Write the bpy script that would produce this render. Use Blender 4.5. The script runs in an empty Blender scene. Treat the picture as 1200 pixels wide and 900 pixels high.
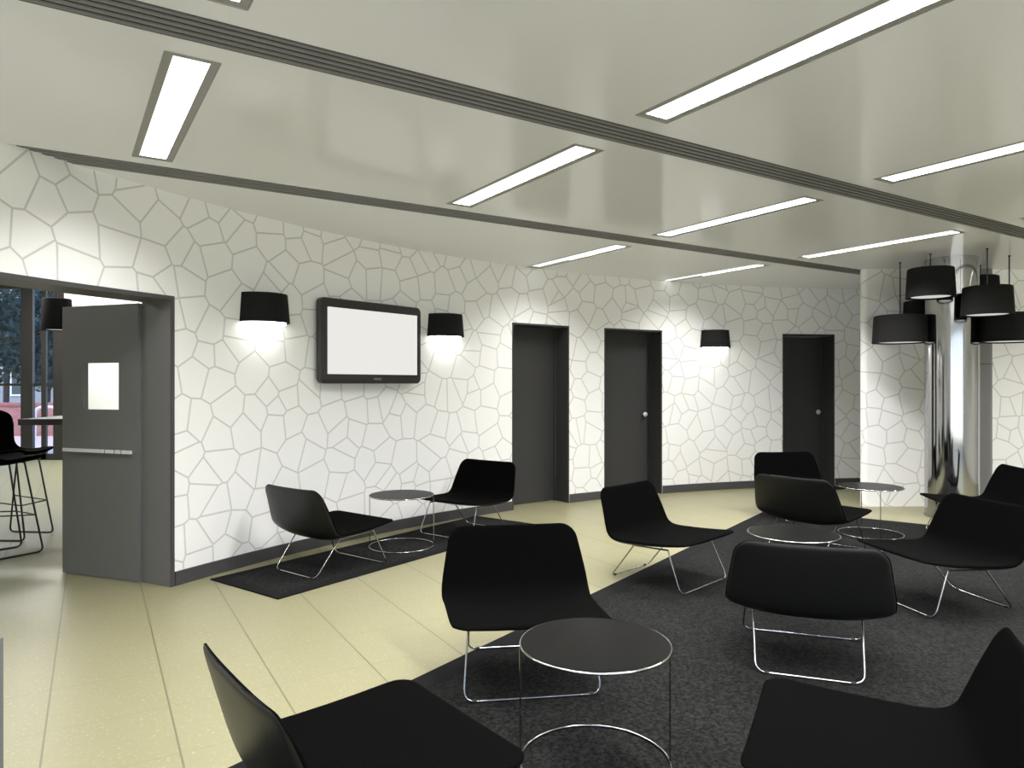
import bpy, bmesh, math, random
from mathutils import Vector, Matrix
random.seed(7)
S = bpy.context.scene
COL = S.collection
R = math.radians
PI = math.pi

# ------------------------------------------------------------------ metrics
EYE = 1.42                     # camera height
F = 833.0 / 1200.0             # focal length over image width
CEIL = 2.757
CX, CY, CR = 5.680, 1.079, 8.956   # the curved wall is an arc of this circle
WT = 0.285                     # its thickness

# ------------------------------------------------------------------ materials
def new_mat(name):
    m = bpy.data.materials.new(name); m.use_nodes = True
    nt = m.node_tree; b = nt.nodes['Principled BSDF']
    return m, nt, b

def mat(name, col, rough=0.5, metal=0.0, spec=0.5, noise=0.0, nscale=40.0, bump=0.0, bscale=200.0, coat=0.0):
    m, nt, b = new_mat(name)
    b.inputs['Base Color'].default_value = (*col, 1)
    b.inputs['Roughness'].default_value = rough
    b.inputs['Metallic'].default_value = metal
    b.inputs['Specular IOR Level'].default_value = spec
    b.inputs['Coat Weight'].default_value = coat
    tc = nt.nodes.new('ShaderNodeTexCoord')
    if noise:
        n = nt.nodes.new('ShaderNodeTexNoise'); n.inputs['Scale'].default_value = nscale; n.inputs['Detail'].default_value = 3
        nt.links.new(tc.outputs['Object'], n.inputs['Vector'])
        cr = nt.nodes.new('ShaderNodeMix'); cr.data_type = 'RGBA'
        cr.inputs[6].default_value = (*[c*(1-noise) for c in col], 1)
        cr.inputs[7].default_value = (*[min(1, c*(1+noise)) for c in col], 1)
        nt.links.new(n.outputs['Fac'], cr.inputs[0]); nt.links.new(cr.outputs[2], b.inputs['Base Color'])
    if bump:
        n2 = nt.nodes.new('ShaderNodeTexNoise'); n2.inputs['Scale'].default_value = bscale
        nt.links.new(tc.outputs['Object'], n2.inputs['Vector'])
        bp = nt.nodes.new('ShaderNodeBump'); bp.inputs['Strength'].default_value = bump; bp.inputs['Distance'].default_value = 0.002
        nt.links.new(n2.outputs['Fac'], bp.inputs['Height']); nt.links.new(bp.outputs['Normal'], b.inputs['Normal'])
    return m

def emit(name, col, strength):
    m = bpy.data.materials.new(name); m.use_nodes = True
    nt = m.node_tree; nt.nodes.clear()
    o = nt.nodes.new('ShaderNodeOutputMaterial'); e = nt.nodes.new('ShaderNodeEmission')
    e.inputs['Color'].default_value = (*col, 1); e.inputs['Strength'].default_value = strength
    nt.links.new(e.outputs[0], o.inputs[0])
    return m

def glass(name, tint=(0.95, 0.97, 0.97), refl=0.06):
    m = bpy.data.materials.new(name); m.use_nodes = True
    nt = m.node_tree; nt.nodes.clear()
    o = nt.nodes.new('ShaderNodeOutputMaterial'); t = nt.nodes.new('ShaderNodeBsdfTransparent')
    g = nt.nodes.new('ShaderNodeBsdfGlossy'); mx = nt.nodes.new('ShaderNodeMixShader')
    t.inputs[0].default_value = (*tint, 1); g.inputs['Roughness'].default_value = 0.02
    mx.inputs[0].default_value = refl
    nt.links.new(t.outputs[0], mx.inputs[1]); nt.links.new(g.outputs[0], mx.inputs[2]); nt.links.new(mx.outputs[0], o.inputs[0])
    return m

def wallpaper():
    m, nt, b = new_mat('crackle_wallpaper')
    L = nt.links
    uv = nt.nodes.new('ShaderNodeUVMap'); uv.uv_map = 'UVMap'
    v = nt.nodes.new('ShaderNodeTexVoronoi'); v.voronoi_dimensions = '2D'; v.feature = 'DISTANCE_TO_EDGE'
    v.inputs['Scale'].default_value = 4.5; v.inputs['Randomness'].default_value = 1.0
    L.new(uv.outputs[0], v.inputs['Vector'])
    mr = nt.nodes.new('ShaderNodeMapRange'); mr.inputs[1].default_value = 0.019; mr.inputs[2].default_value = 0.038
    L.new(v.outputs['Distance'], mr.inputs[0])
    mx = nt.nodes.new('ShaderNodeMix'); mx.data_type = 'RGBA'
    mx.inputs[6].default_value = (0.60, 0.60, 0.58, 1); mx.inputs[7].default_value = (0.86, 0.86, 0.845, 1)
    L.new(mr.outputs[0], mx.inputs[0]); L.new(mx.outputs[2], b.inputs['Base Color'])
    b.inputs['Roughness'].default_value = 0.6; b.inputs['Specular IOR Level'].default_value = 0.2
    return m

def floor_tiles():
    m, nt, b = new_mat('vinyl_floor_tiles')
    L = nt.links
    uv = nt.nodes.new('ShaderNodeUVMap'); uv.uv_map = 'UVMap'
    sx = nt.nodes.new('ShaderNodeSeparateXYZ'); L.new(uv.outputs[0], sx.inputs[0])
    def line(sock, w):
        fr = nt.nodes.new('ShaderNodeMath'); fr.operation = 'FRACT'; L.new(sock, fr.inputs[0])
        s = nt.nodes.new('ShaderNodeMath'); s.operation = 'SUBTRACT'; L.new(fr.outputs[0], s.inputs[0]); s.inputs[1].default_value = 0.5
        a = nt.nodes.new('ShaderNodeMath'); a.operation = 'ABSOLUTE'; L.new(s.outputs[0], a.inputs[0])
        r = nt.nodes.new('ShaderNodeMapRange'); r.inputs[1].default_value = 0.5 - w; r.inputs[2].default_value = 0.5 - w*0.4
        L.new(a.outputs[0], r.inputs[0]); return r.outputs[0]
    l1 = line(sx.outputs[0], 0.012); l2 = line(sx.outputs[1], 0.008)
    m2 = nt.nodes.new('ShaderNodeMath'); m2.operation = 'MULTIPLY'; L.new(l2, m2.inputs[0]); m2.inputs[1].default_value = 0.35
    mxm = nt.nodes.new('ShaderNodeMath'); mxm.operation = 'MAXIMUM'; L.new(l1, mxm.inputs[0]); L.new(m2.outputs[0], mxm.inputs[1])
    n = nt.nodes.new('ShaderNodeTexNoise'); n.inputs['Scale'].default_value = 26; n.inputs['Detail'].default_value = 4
    mp = nt.nodes.new('ShaderNodeMapping'); mp.inputs['Scale'].default_value = (1, 1.9, 1); L.new(uv.outputs[0], mp.inputs[0]); L.new(mp.outputs[0], n.inputs['Vector'])
    fl = nt.nodes.new('ShaderNodeMapRange'); fl.inputs[1].default_value = 0.61; fl.inputs[2].default_value = 0.69; L.new(n.outputs['Fac'], fl.inputs[0])
    base = nt.nodes.new('ShaderNodeMix'); base.data_type = 'RGBA'
    base.inputs[6].default_value = (0.222, 0.212, 0.124, 1); base.inputs[7].default_value = (0.35, 0.34, 0.23, 1)
    L.new(fl.outputs[0], base.inputs[0])
    g = nt.nodes.new('ShaderNodeMix'); g.data_type = 'RGBA'; g.inputs[7].default_value = (0.125, 0.115, 0.066, 1)
    L.new(mxm.outputs[0], g.inputs[0]); L.new(base.outputs[2], g.inputs[6]); L.new(g.outputs[2], b.inputs['Base Color'])
    b.inputs['Roughness'].default_value = 0.38; b.inputs['Specular IOR Level'].default_value = 0.3
    return m

def carpet(name, a, c):
    m, nt, b = new_mat(name); L = nt.links
    tc = nt.nodes.new('ShaderNodeTexCoord')
    n = nt.nodes.new('ShaderNodeTexNoise'); n.inputs['Scale'].default_value = 62; n.inputs['Detail'].default_value = 4; n.inputs['Roughness'].default_value = 0.75
    L.new(tc.outputs['Object'], n.inputs['Vector'])
    r = nt.nodes.new('ShaderNodeMapRange'); r.inputs[1].default_value = 0.40; r.inputs[2].default_value = 0.82; L.new(n.outputs['Fac'], r.inputs[0])
    mx = nt.nodes.new('ShaderNodeMix'); mx.data_type = 'RGBA'; mx.inputs[6].default_value = (*a, 1); mx.inputs[7].default_value = (*c, 1)
    L.new(r.outputs[0], mx.inputs[0]); L.new(mx.outputs[2], b.inputs['Base Color'])
    bp = nt.nodes.new('ShaderNodeBump'); bp.inputs['Strength'].default_value = 0.6; bp.inputs['Distance'].default_value = 0.004
    L.new(n.outputs['Fac'], bp.inputs['Height']); L.new(bp.outputs['Normal'], b.inputs['Normal'])
    b.inputs['Roughness'].default_value = 0.95; b.inputs['Specular IOR Level'].default_value = 0.1
    return m

def brick():
    m, nt, b = new_mat('red_brick'); L = nt.links
    uv = nt.nodes.new('ShaderNodeUVMap'); uv.uv_map = 'UVMap'
    t = nt.nodes.new('ShaderNodeTexBrick'); t.inputs['Scale'].default_value = 4.0
    t.inputs['Color1'].default_value = (0.42, 0.16, 0.14, 1); t.inputs['Color2'].default_value = (0.34, 0.12, 0.11, 1); t.inputs['Mortar'].default_value = (0.42, 0.30, 0.27, 1)
    t.inputs['Mortar Size'].default_value = 0.012
    L.new(uv.outputs[0], t.inputs['Vector']); L.new(t.outputs['Color'], b.inputs['Base Color'])
    b.inputs['Roughness'].default_value = 0.85
    return m

M = dict(
    paper=wallpaper(), floor=floor_tiles(),
    ceiling=mat('satin_ceiling', (0.92, 0.92, 0.965), 0.13, spec=0.09),
    plaster=mat('white_plaster', (0.82, 0.82, 0.80), 0.6),
    greywall=mat('grey_plaster', (0.15, 0.15, 0.15), 0.35),
    grey=mat('grey_door_paint', (0.150, 0.149, 0.145), 0.45, spec=0.35, noise=0.05, nscale=6),
    dgrey=mat('dark_grey_door_paint', (0.041, 0.041, 0.0405), 0.45, spec=0.3, noise=0.05, nscale=6),
    skirt=mat('dark_grey_skirting', (0.062, 0.060, 0.062), 0.4, spec=0.4),
    frame=mat('grey_luminaire_frame', (0.34, 0.34, 0.325), 0.45),
    slat=mat('grey_diffuser_slat', (0.23, 0.23, 0.225), 0.5),
    trough=mat('black_trough', (0.012, 0.012, 0.011), 0.8),
    lamp=emit('luminaire_panel', (1.0, 0.985, 0.96), 1.4),
    lampd=emit('dimmed_luminaire_panel', (1.0, 0.985, 0.96), 1.0),
    lamp2=emit('added_luminaire_panel', (1.0, 0.985, 0.96), 70.0),
    sconce=emit('sconce_diffuser', (1.0, 0.98, 0.93), 6.5),
    pend=emit('pendant_diffuser', (1.0, 0.99, 0.95), 0.42),
    screen=emit('lit_screen', (0.845, 0.83, 0.79), 0.655),
    shade=mat('black_pleated_fabric', (0.012, 0.012, 0.012), 0.9, spec=0.15, noise=0.2, nscale=90),
    bezel=mat('black_bezel', (0.022, 0.020, 0.019), 0.32, spec=0.5),
    silver=mat('silver_print', (0.45, 0.45, 0.46), 0.4),
    fabric=mat('black_upholstery', (0.0016, 0.0016, 0.0016), 0.9, spec=0.02, noise=0.18, nscale=120, bump=0.25, bscale=500),
    shell=mat('black_shell', (0.008, 0.008, 0.0075), 0.36, spec=0.30),
    chrome=mat('chrome', (0.44, 0.44, 0.43), 0.14, metal=1.0),
    column=mat('polished_steel', (0.40, 0.40, 0.40), 0.09, metal=1.0),
    clip=mat('dark_metal_band', (0.05, 0.05, 0.05), 0.4, metal=0.6),
    tabletop=mat('dark_laminate', (0.006, 0.006, 0.0058), 0.3, spec=0.03),
    rubber=mat('black_glide', (0.01, 0.01, 0.01), 0.6),
    blackmetal=mat('black_metal', (0.012, 0.012, 0.012), 0.4, spec=0.4),
    rug=carpet('charcoal_carpet', (0.002, 0.002, 0.002), (0.033, 0.034, 0.0325)),
    rugb=carpet('black_carpet', (0.003, 0.003, 0.003), (0.042, 0.043, 0.043)),
    rugedge=mat('black_rug_binding', (0.007, 0.007, 0.0075), 0.9, spec=0.1),
    knob=mat('brushed_knob', (0.55, 0.55, 0.53), 0.35, metal=0.3),
    bar=mat('bright_steel_bar', (0.80, 0.80, 0.78), 0.35, metal=0.1),
    glass=glass('clear_glass'), tglass=glass('window_glass', (0.80, 0.86, 0.90), 0.05),
    mull=mat('grey_window_frame', (0.030, 0.029, 0.027), 0.5),
    brick=brick(),
    cap=mat('red_coping', (0.36, 0.12, 0.11), 0.8, noise=0.2, nscale=8),
    pave=mat('pink_paving', (0.62, 0.40, 0.33), 0.8, noise=0.15, nscale=3),
    leaf=mat('dark_leaves', (0.012, 0.030, 0.020), 0.6, noise=0.6, nscale=4),
    leafb=mat('blue_green_leaves', (0.025, 0.055, 0.055), 0.6, noise=0.6, nscale=4),
    bark=mat('brown_bark', (0.05, 0.035, 0.028), 0.9, noise=0.3, nscale=10),
    house=mat('pale_render', (0.30, 0.32, 0.33), 0.8, noise=0.06, nscale=2),
    hglass=mat('dark_pane', (0.02, 0.04, 0.05), 0.1),
    roof=mat('slate_roof', (0.06, 0.07, 0.10), 0.7, noise=0.2, nscale=5),
    white=mat('white_paint', (0.8, 0.8, 0.78), 0.5),
)

# ------------------------------------------------------------------ mesh builder
class MB:
    def __init__(s): s.v = []; s.f = []; s.uv = []
    def quad(s, pts, uv=None):
        i = len(s.v); s.v += [tuple(p) for p in pts]; s.f.append(tuple(range(i, i+len(pts)))); s.uv.append(uv or [(p[0], p[1]) for p in pts])
    def box(s, x0, x1, y0, y1, z0, z1, T=None):
        c = [Vector((x, y, z)) for z in (z0, z1) for y in (y0, y1) for x in (x0, x1)]
        if T: c = [T @ p for p in c]
        for idx, ax in (((0,2,3,1),'xy'), ((4,5,7,6),'xy'), ((0,1,5,4),'xz'), ((2,6,7,3),'xz'), ((0,4,6,2),'yz'), ((1,3,7,5),'yz')):
            pts = [c[k] for k in idx]
            if ax == 'xy': uv = [(p.x, p.y) for p in pts]
            elif ax == 'xz': uv = [(p.x, p.z) for p in pts]
            else: uv = [(p.y, p.z) for p in pts]
            s.quad(pts, uv)
    def arc(s, a0, a1, r0, r1, z0, z1, cx=CX, cy=CY, n=None):
        """a block of a ring between two angles (degrees)"""
        n = n or max(1, int(abs(a1-a0)/1.0)+1)
        P = lambda a, r, z: (cx+r*math.cos(R(a)), cy+r*math.sin(R(a)), z)
        for i in range(n):
            b0 = a0+(a1-a0)*i/n; b1 = a0+(a1-a0)*(i+1)/n
            u0, u1 = -R(b0)*CR, -R(b1)*CR
            s.quad([P(b0,r0,z0), P(b0,r0,z1), P(b1,r0,z1), P(b1,r0,z0)], [(u0,z0),(u0,z1),(u1,z1),(u1,z0)])
            s.quad([P(b0,r1,z0), P(b1,r1,z0), P(b1,r1,z1), P(b0,r1,z1)], [(u0,z0),(u1,z0),(u1,z1),(u0,z1)])
            s.quad([P(b0,r0,z1), P(b0,r1,z1), P(b1,r1,z1), P(b1,r0,z1)])
            s.quad([P(b0,r0,z0), P(b1,r0,z0), P(b1,r1,z0), P(b0,r1,z0)])
        for b in (a0, a1):
            s.quad([P(b,r0,z0), P(b,r1,z0), P(b,r1,z1), P(b,r0,z1)], [(0,z0),(r1-r0,z0),(r1-r0,z1),(0,z1)])
    def tube(s, pts, r, n=8, closed=False):
        pts = [Vector(p) for p in pts]; N = len(pts); rings = []
        up = None
        for i, p in enumerate(pts):
            a = pts[i-1] if (i > 0 or closed) else p; b = pts[(i+1) % N] if (i < N-1 or closed) else p
            d = (b-a).normalized()
            if up is None:
                up = d.orthogonal().normalized()
            up = (up - d*up.dot(d)).normalized(); w = d.cross(up)
            rings.append([p+r*(math.cos(2*PI*k/n)*up+math.sin(2*PI*k/n)*w) for k in range(n)])
        M_ = N if closed else N-1
        if closed:   # align the last seam
            best = min(range(n), key=lambda o: (rings[0][o]-rings[-1][0]).length)
        for i in range(M_):
            A = rings[i]; B = rings[(i+1) % N]; o = best if (closed and i == N-1) else 0
            for k in range(n):
                s.quad([A[k], A[(k+1) % n], B[(k+1+o) % n], B[(k+o) % n]])
        if not closed:
            s.quad(rings[0][::-1]); s.quad(rings[-1])
    def lathe(s, prof, cx=0, cy=0, n=48, a0=0.0, a1=360.0, flute=0.0):
        full = abs(a1-a0-360) < 1e-6
        m = n if full else n+1
        ring = []
        for i in range(m):
            a = R(a0+(a1-a0)*i/n); q = 1+(flute if i % 2 else 0.0)
            ring.append([(cx+r*q*math.cos(a), cy+r*q*math.sin(a), z) for r, z in prof])
        for i in range(n):
            A = ring[i]; B = ring[(i+1) % m]
            for k in range(len(prof)-1):
                p = [A[k], B[k], B[k+1], A[k+1]]
                if prof[k][0] < 1e-6: p = [A[k], B[k+1], A[k+1]]
                elif prof[k+1][0] < 1e-6: p = [A[k], B[k], A[k+1]]
                s.quad(p)
    def ext(s, poly, z0, z1, T=None):
        t = (lambda p: T @ Vector(p)) if T else (lambda p: Vector(p))
        s.quad([t((x, y, z0)) for x, y in poly][::-1]); s.quad([t((x, y, z1)) for x, y in poly])
        for i in range(len(poly)):
            (x0, y0), (x1, y1) = poly[i], poly[(i+1) % len(poly)]
            s.quad([t((x0, y0, z0)), t((x1, y1, z0)), t((x1, y1, z1)), t((x0, y0, z1))])
    def build(s, name, material, parent=None, smooth=False, merge=True, auto=None):
        me = bpy.data.meshes.new(name); me.from_pydata(s.v, [], s.f)
        ul = me.uv_layers.new(name='UVMap'); k = 0
        for fi, f in enumerate(s.f):
            for j in range(len(f)): ul.data[k].uv = s.uv[fi][j]; k += 1
        bm = bmesh.new(); bm.from_mesh(me)
        if merge: bmesh.ops.remove_doubles(bm, verts=bm.verts, dist=1e-5)
        bmesh.ops.recalc_face_normals(bm, faces=bm.faces)
        ang = R(auto or 40)
        for f in bm.faces: f.smooth = bool(smooth)
        if smooth:
            for e in bm.edges:
                if len(e.link_faces) == 2 and e.calc_face_angle(0) > ang: e.smooth = False
        bm.to_mesh(me); bm.free()
        me.materials.append(material)
        o = bpy.data.objects.new(name, me); COL.objects.link(o)
        if parent: o.parent = parent
        return o

def tag(o, label=None, cat=None, group=None, kind=None):
    if label: o['label'] = label
    if cat: o['category'] = cat
    if group: o['group'] = group
    if kind: o['kind'] = kind
    return o
def struct(o, label=None): o['kind'] = 'structure'; return tag(o, label, 'structure') if label else o
def empty(name, loc=(0, 0, 0), rz=0.0):
    o = bpy.data.objects.new(name, None); COL.objects.link(o); o.location = loc; o.rotation_euler = (0, 0, rz); o.empty_display_size = 0.1
    return o
def kids(o): return [c for c in COL.objects if c.parent == o]
def copy_tree(o, parent=None):
    c = o.copy(); COL.objects.link(c); c.parent = parent
    for ch in kids(o): copy_tree(ch, c)
    return c

def wp(a, r=CR, z=0.0): return Vector((CX+r*math.cos(R(a)), CY+r*math.sin(R(a)), z))
def wall_angle(px):
    """angle of the curved wall where the sight line of column px meets it"""
    u = (px-600)/833.0; A = u*u+1; B = -2*(u*CX+CY); C = CX*CX+CY*CY-CR*CR
    t = (-B+math.sqrt(B*B-4*A*C))/(2*A)
    return math.degrees(math.atan2(t-CY, u*t-CX))
def frame_at(a, r=CR):
    """local frame on the curved wall: x to the right seen from the room, y out of the room, z up"""
    p = wp(a, r); n = Vector((math.cos(R(a)), math.sin(R(a)), 0)); t = Vector((math.sin(R(a)), -math.cos(R(a)), 0))
    return Matrix(((t.x, n.x, 0, p.x), (t.y, n.y, 0, p.y), (0, 0, 1, 0), (0, 0, 0, 1)))

# ------------------------------------------------------------------ camera
cam = bpy.data.cameras.new('camera'); co = bpy.data.objects.new('camera', cam); COL.objects.link(co)
co.location = (0, 0, EYE); co.rotation_euler = (R(90), 0, 0); cam.sensor_width = 36; cam.lens = 36*F; cam.clip_end = 300; cam.clip_start = 0.05
S.camera = co

# ------------------------------------------------------------------ floor
tn = Vector((math.cos(R(30.5)), math.sin(R(30.5)), 0)); tt = Vector((-math.sin(R(30.5)), math.cos(R(30.5)), 0))
TS = 0.4595
def tuv(x, y): return ((x*tn.x+y*tn.y+0.17)/TS, (x*tt.x+y*tt.y-3.463)/TS)
b = MB()
for i in range(10):
    for j in range(10):
        x0, x1 = -14.3+2.24*i, -14.3+2.24*(i+1); y0, y1 = -2.3+1.58*j, -2.3+1.58*(j+1)
        q = [(x0, y0, 0), (x1, y0, 0), (x1, y1, 0), (x0, y1, 0)]
        b.quad(q, [tuv(p[0], p[1]) for p in q])
struct(b.build('floor', M['floor']))

# ------------------------------------------------------------------ curved wall with its openings
A1R = wall_angle(204); A1L = A1R+10.9        # the wide doorway at the left
DOORS = [(wall_angle(600), wall_angle(667)), (wall_angle(708), wall_angle(776)), (wall_angle(917), wall_angle(978))]
OH, DH = 2.037, 2.115
b = MB()
edges = [80.0]
for l, r in reversed(DOORS): edges += [r, l]
edges += [A1R, A1L, 204.0]
for i in range(0, len(edges), 2): b.arc(edges[i], edges[i+1], CR, CR+WT, 0, CEIL)
for l, r in DOORS: b.arc(r, l, CR, CR+WT, DH, CEIL)
b.arc(A1R, A1L, CR, CR+WT, OH, CEIL)
b.arc(80, 204, CR, CR+WT, CEIL, 3.5)
struct(b.build('wall_left', M['paper'], smooth=True, auto=20))
b = MB()
segs = [(80, DOORS[2][1]), (DOORS[2][0], DOORS[1][1]), (DOORS[1][0], DOORS[0][1]), (DOORS[0][0], A1R), (A1L, 204)]
for k, (p, q) in enumerate(segs): b.arc(p+(0.03 if k else 0), q-0.03, CR-0.014, CR-0.0005, 0.001, 0.10)
struct(b.build('baseboard_left', M['skirt'], smooth=True, auto=20))

# ------------------------------------------------------------------ three recessed doors
for k, (l, r) in enumerate(DOORS):
    T = frame_at((l+r)/2); w = 2*CR*math.sin(R((l-r)/2)); h = w/2
    D = empty('door_%d' % (k+2)); D['kind'] = 'structure'
    f = MB(); t = 0.022
    f.box(-h+0.001, -h+t, -0.012, WT-0.002, 0, DH-0.001, T); f.box(h-t, h-0.001, -0.012, WT-0.002, 0, DH-0.001, T); f.box(-h+t, h-t, -0.012, WT-0.002, DH-t, DH-0.001, T)
    f.box(-h+t, -h+t+0.02, 0.205, WT-0.002, 0, DH-t, T); f.box(h-t-0.02, h-t, 0.205, WT-0.002, 0, DH-t, T)
    f.build('door_frame', M['dgrey'], D)
    lf = MB(); lf.box(-h+t+0.003, h-t-0.003, 0.235, WT-0.01, 0.006, DH-t-0.004, T)
    leaf = lf.build('door_leaf', M['dgrey'], D)
    if k:
        kn = MB()
        kn.lathe([(0, 0), (0.020, 0), (0.033, 0.010), (0.034, 0.022), (0.026, 0.034), (0.012, 0.038), (0.012, 0.062), (0, 0.062)], n=20)
        o = kn.build('door_knob', M['knob'], leaf, smooth=True)
        o.matrix_world = T @ Matrix.Translation((h-t-0.095, 0.173, 1.02)) @ Matrix.Rotation(R(-90), 4, 'X')

# ------------------------------------------------------------------ wide doorway with a propped leaf
D = empty('door_1'); D['kind'] = 'structure'
f = MB(); t = 0.62/1.0
dj = math.degrees(0.030/CR)
f.arc(A1R+0.01, A1R+dj, CR+0.001, CR+WT+0.012, 0, OH-0.001, n=1); f.arc(A1L-dj, A1L-0.01, CR+0.001, CR+WT+0.012, 0, OH-0.001, n=1)
f.arc(A1R+dj, A1L-dj, CR+0.001, CR+WT+0.012, OH-0.031, OH-0.001)
f.build('door_frame', M['grey'], D)
f = MB()
f.arc(A1R+0.01, A1R+dj, CR-0.008, CR+0.0005, 0, OH-0.001, n=1); f.arc(A1L-dj, A1L-0.01, CR-0.008, CR+0.0005, 0, OH-0.001, n=1)
f.arc(A1R+dj, A1L-dj, CR-0.008, CR+0.0005, OH-0.031, OH-0.001)
tag(f.build('architrave', M['skirt'], D), 'darker grey front edge of the frame')
hinge = Vector((-2.690, 5.083, 0)); ld = Vector((-0.937, 0.349, 0)).normalized(); ln = Vector((0.349, 0.937, 0)).normalized()
LT = Matrix(((ld.x, ln.x, 0, hinge.x), (ld.y, ln.y, 0, hinge.y), (0, 0, 1, 0), (0, 0, 0, 1)))   # x along the leaf, y away from the room
LW, LH = 0.733, 1.998; vx0, vx1, vz0, vz1 = 0.165, 0.522, 1.233, 1.574
lf = MB()
lf.box(-0.020, vx0, 0, 0.045, 0.006, LH, LT); lf.box(vx1, LW, 0, 0.045, 0.006, LH, LT); lf.box(vx0, vx1, 0, 0.045, 0.006, vz0, LT); lf.box(vx0, vx1, 0, 0.045, vz1, LH, LT)
leaf = lf.build('door_leaf', M['grey'], D)
g = MB(); g.box(vx0, vx1, 0.024, 0.030, vz0, vz1, LT); tag(g.build('vision_pane', M['glass'], leaf), 'clear glazed vision panel')
p = MB()
for x0, x1 in ((0.026, 0.114), (0.136, 0.180), (0.202, 0.274), (0.296, 0.705)):
    p.box(x0, x1, -0.022, -0.008, 0.918, 0.943, LT)
for x in (0.05, 0.69): p.box(x-0.012, x+0.012, -0.009, 0.0, 0.920, 0.940, LT)
tag(p.build('panic_bar', M['bar'], leaf), 'bright steel push bar')
hg = MB()
for z in (0.25, 1.0, 1.75): hg.tube([LT @ Vector((-0.022, 0.052, z)), LT @ Vector((-0.022, 0.052, z+0.10))], 0.009, 10)
hg.build('hinge', M['grey'], leaf, smooth=True)

# ------------------------------------------------------------------ ceiling with cut-outs for slots and luminaires
CA = R(32.36); ce = Vector((math.cos(CA), math.sin(CA), 0)); cn = Vector((-math.sin(CA), math.cos(CA), 0))
CT = Matrix(((ce.x, cn.x, 0, 0), (ce.y, cn.y, 0, 0), (0, 0, 1, 0), (0, 0, 0, 1)))
SLOTS = [(2.793, 3.012), (4.842, 5.073)]
lights = []
for i in range(0, 5):
    for j in range(-2, 2):
        if i == 4 and j != -1: continue  # last column: one out-of-view fixture, added to light the right wall
        e0, n0 = 0.350+2.06*i, 3.153+2.06*j
        c = CT @ Vector((e0+0.105, n0+0.78, 0))
        far = max(math.hypot((CT @ Vector((e0+a, n0+q, 0))).x-CX, (CT @ Vector((e0+a, n0+q, 0))).y-CY) for a in (0, .21) for q in (0, 1.56))
        if far > CR+0.0 and not (j == 1 and i in (2, 3)): continue
        if c.x > 7.6 or c.y < -1.6 or (c.y > 7.6 and c.x > 4.5): continue
        lights.append((e0, e0+0.21, n0, n0+1.56))
es = sorted({-4.0, 14.0} | {v for l in lights for v in l[:2]}); ns = sorted({-9.0, 13.0} | {v for l in lights for v in l[2:]} | {v for s_ in SLOTS for v in s_})
ngon = [(CX+(CR+0.15)*math.cos(2*PI*k/240), CY+(CR+0.15)*math.sin(2*PI*k/240)) for k in range(240)]
def clip(poly, lim):
    def cut(poly, inside, inter):
        out = []
        for i in range(len(poly)):
            a, c = poly[i-1], poly[i]; ia, ic = inside(a), inside(c)
            if ia != ic: out.append(inter(a, c))
            if ic: out.append(c)
        return out
    for k in range(len(lim)):
        (ax, ay), (bx, by) = lim[k], lim[(k+1) % len(lim)]
        sd = lambda p: (bx-ax)*(p[1]-ay)-(by-ay)*(p[0]-ax)
        def inter(p, q):
            a, c = sd(p), sd(q); t_ = a/(a-c); return (p[0]+t_*(q[0]-p[0]), p[1]+t_*(q[1]-p[1]))
        if all(sd(p) >= 0 for p in poly): continue
        poly = cut(poly, lambda p: sd(p) >= 0, inter)
        if len(poly) < 3: return []
    return poly
box_lim = [(-3.6, -2.1), (8.1, -2.1), (8.1, 10.6), (-3.6, 10.6)]
b = MB()
for i in range(len(es)-1):
    for j in range(len(ns)-1):
        em, nm = (es[i]+es[i+1])/2, (ns[j]+ns[j+1])/2
        if any(s_[0] < nm < s_[1] for s_ in SLOTS) or any(l[0] < em < l[1] and l[2] < nm < l[3] for l in lights): continue
        q = [CT @ Vector(v) for v in ((es[i], ns[j], 0), (es[i+1], ns[j], 0), (es[i+1], ns[j+1], 0), (es[i], ns[j+1], 0))]
        poly = clip(clip([(v.x, v.y) for v in q], box_lim), ngon)
        if poly: b.quad([(x, y, CEIL) for x, y in poly])
struct(b.build('ceiling', M['ceiling']))

def slot_end(n, lo, hi):
    ok = [e for e in [lo+0.02*k for k in range(int((hi-lo)/0.02))] if (lambda p: math.hypot(p.x-CX, p.y-CY) < CR+0.12 and p.x < 7.98)(CT @ Vector((e, n, 0)))]
    return min(ok), max(ok)
for k, (n0, n1) in enumerate(SLOTS):
    lo, hi = slot_end(n1, -4, 14); lo = min(lo, slot_end(n0, -4, 14)[0])
    if k: hi = min(hi, 8.45)
    D = empty('ceiling_slot_diffuser')
    tag(D, ['long grey ceiling slot diffuser running through the middle of the ceiling, the nearer one', 'long grey ceiling slot diffuser farther back, close to the crackle-patterned wall'][k], 'air diffuser')
    D.location = CT @ Vector((lo, n0, CEIL))
    I = Matrix.Translation(-Vector(D.location)) @ CT
    h = MB(); h.box(lo, hi, n0-0.01, n1+0.01, CEIL+0.075, CEIL+0.08, I); h.box(lo, hi, n0-0.006, n0, CEIL+0.001, CEIL+0.08, I); h.box(lo, hi, n1, n1+0.006, CEIL+0.001, CEIL+0.08, I)
    h.build('housing', M['trough'], D)
    w = (n1-n0)/5
    for q in range(5):
        s_ = MB(); s_.box(lo, hi, n0+w*(q+0.56), n0+w*(q+0.998), CEIL+0.002, CEIL+0.010, I)
        s_.build('slat', M['slat'], D)

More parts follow.
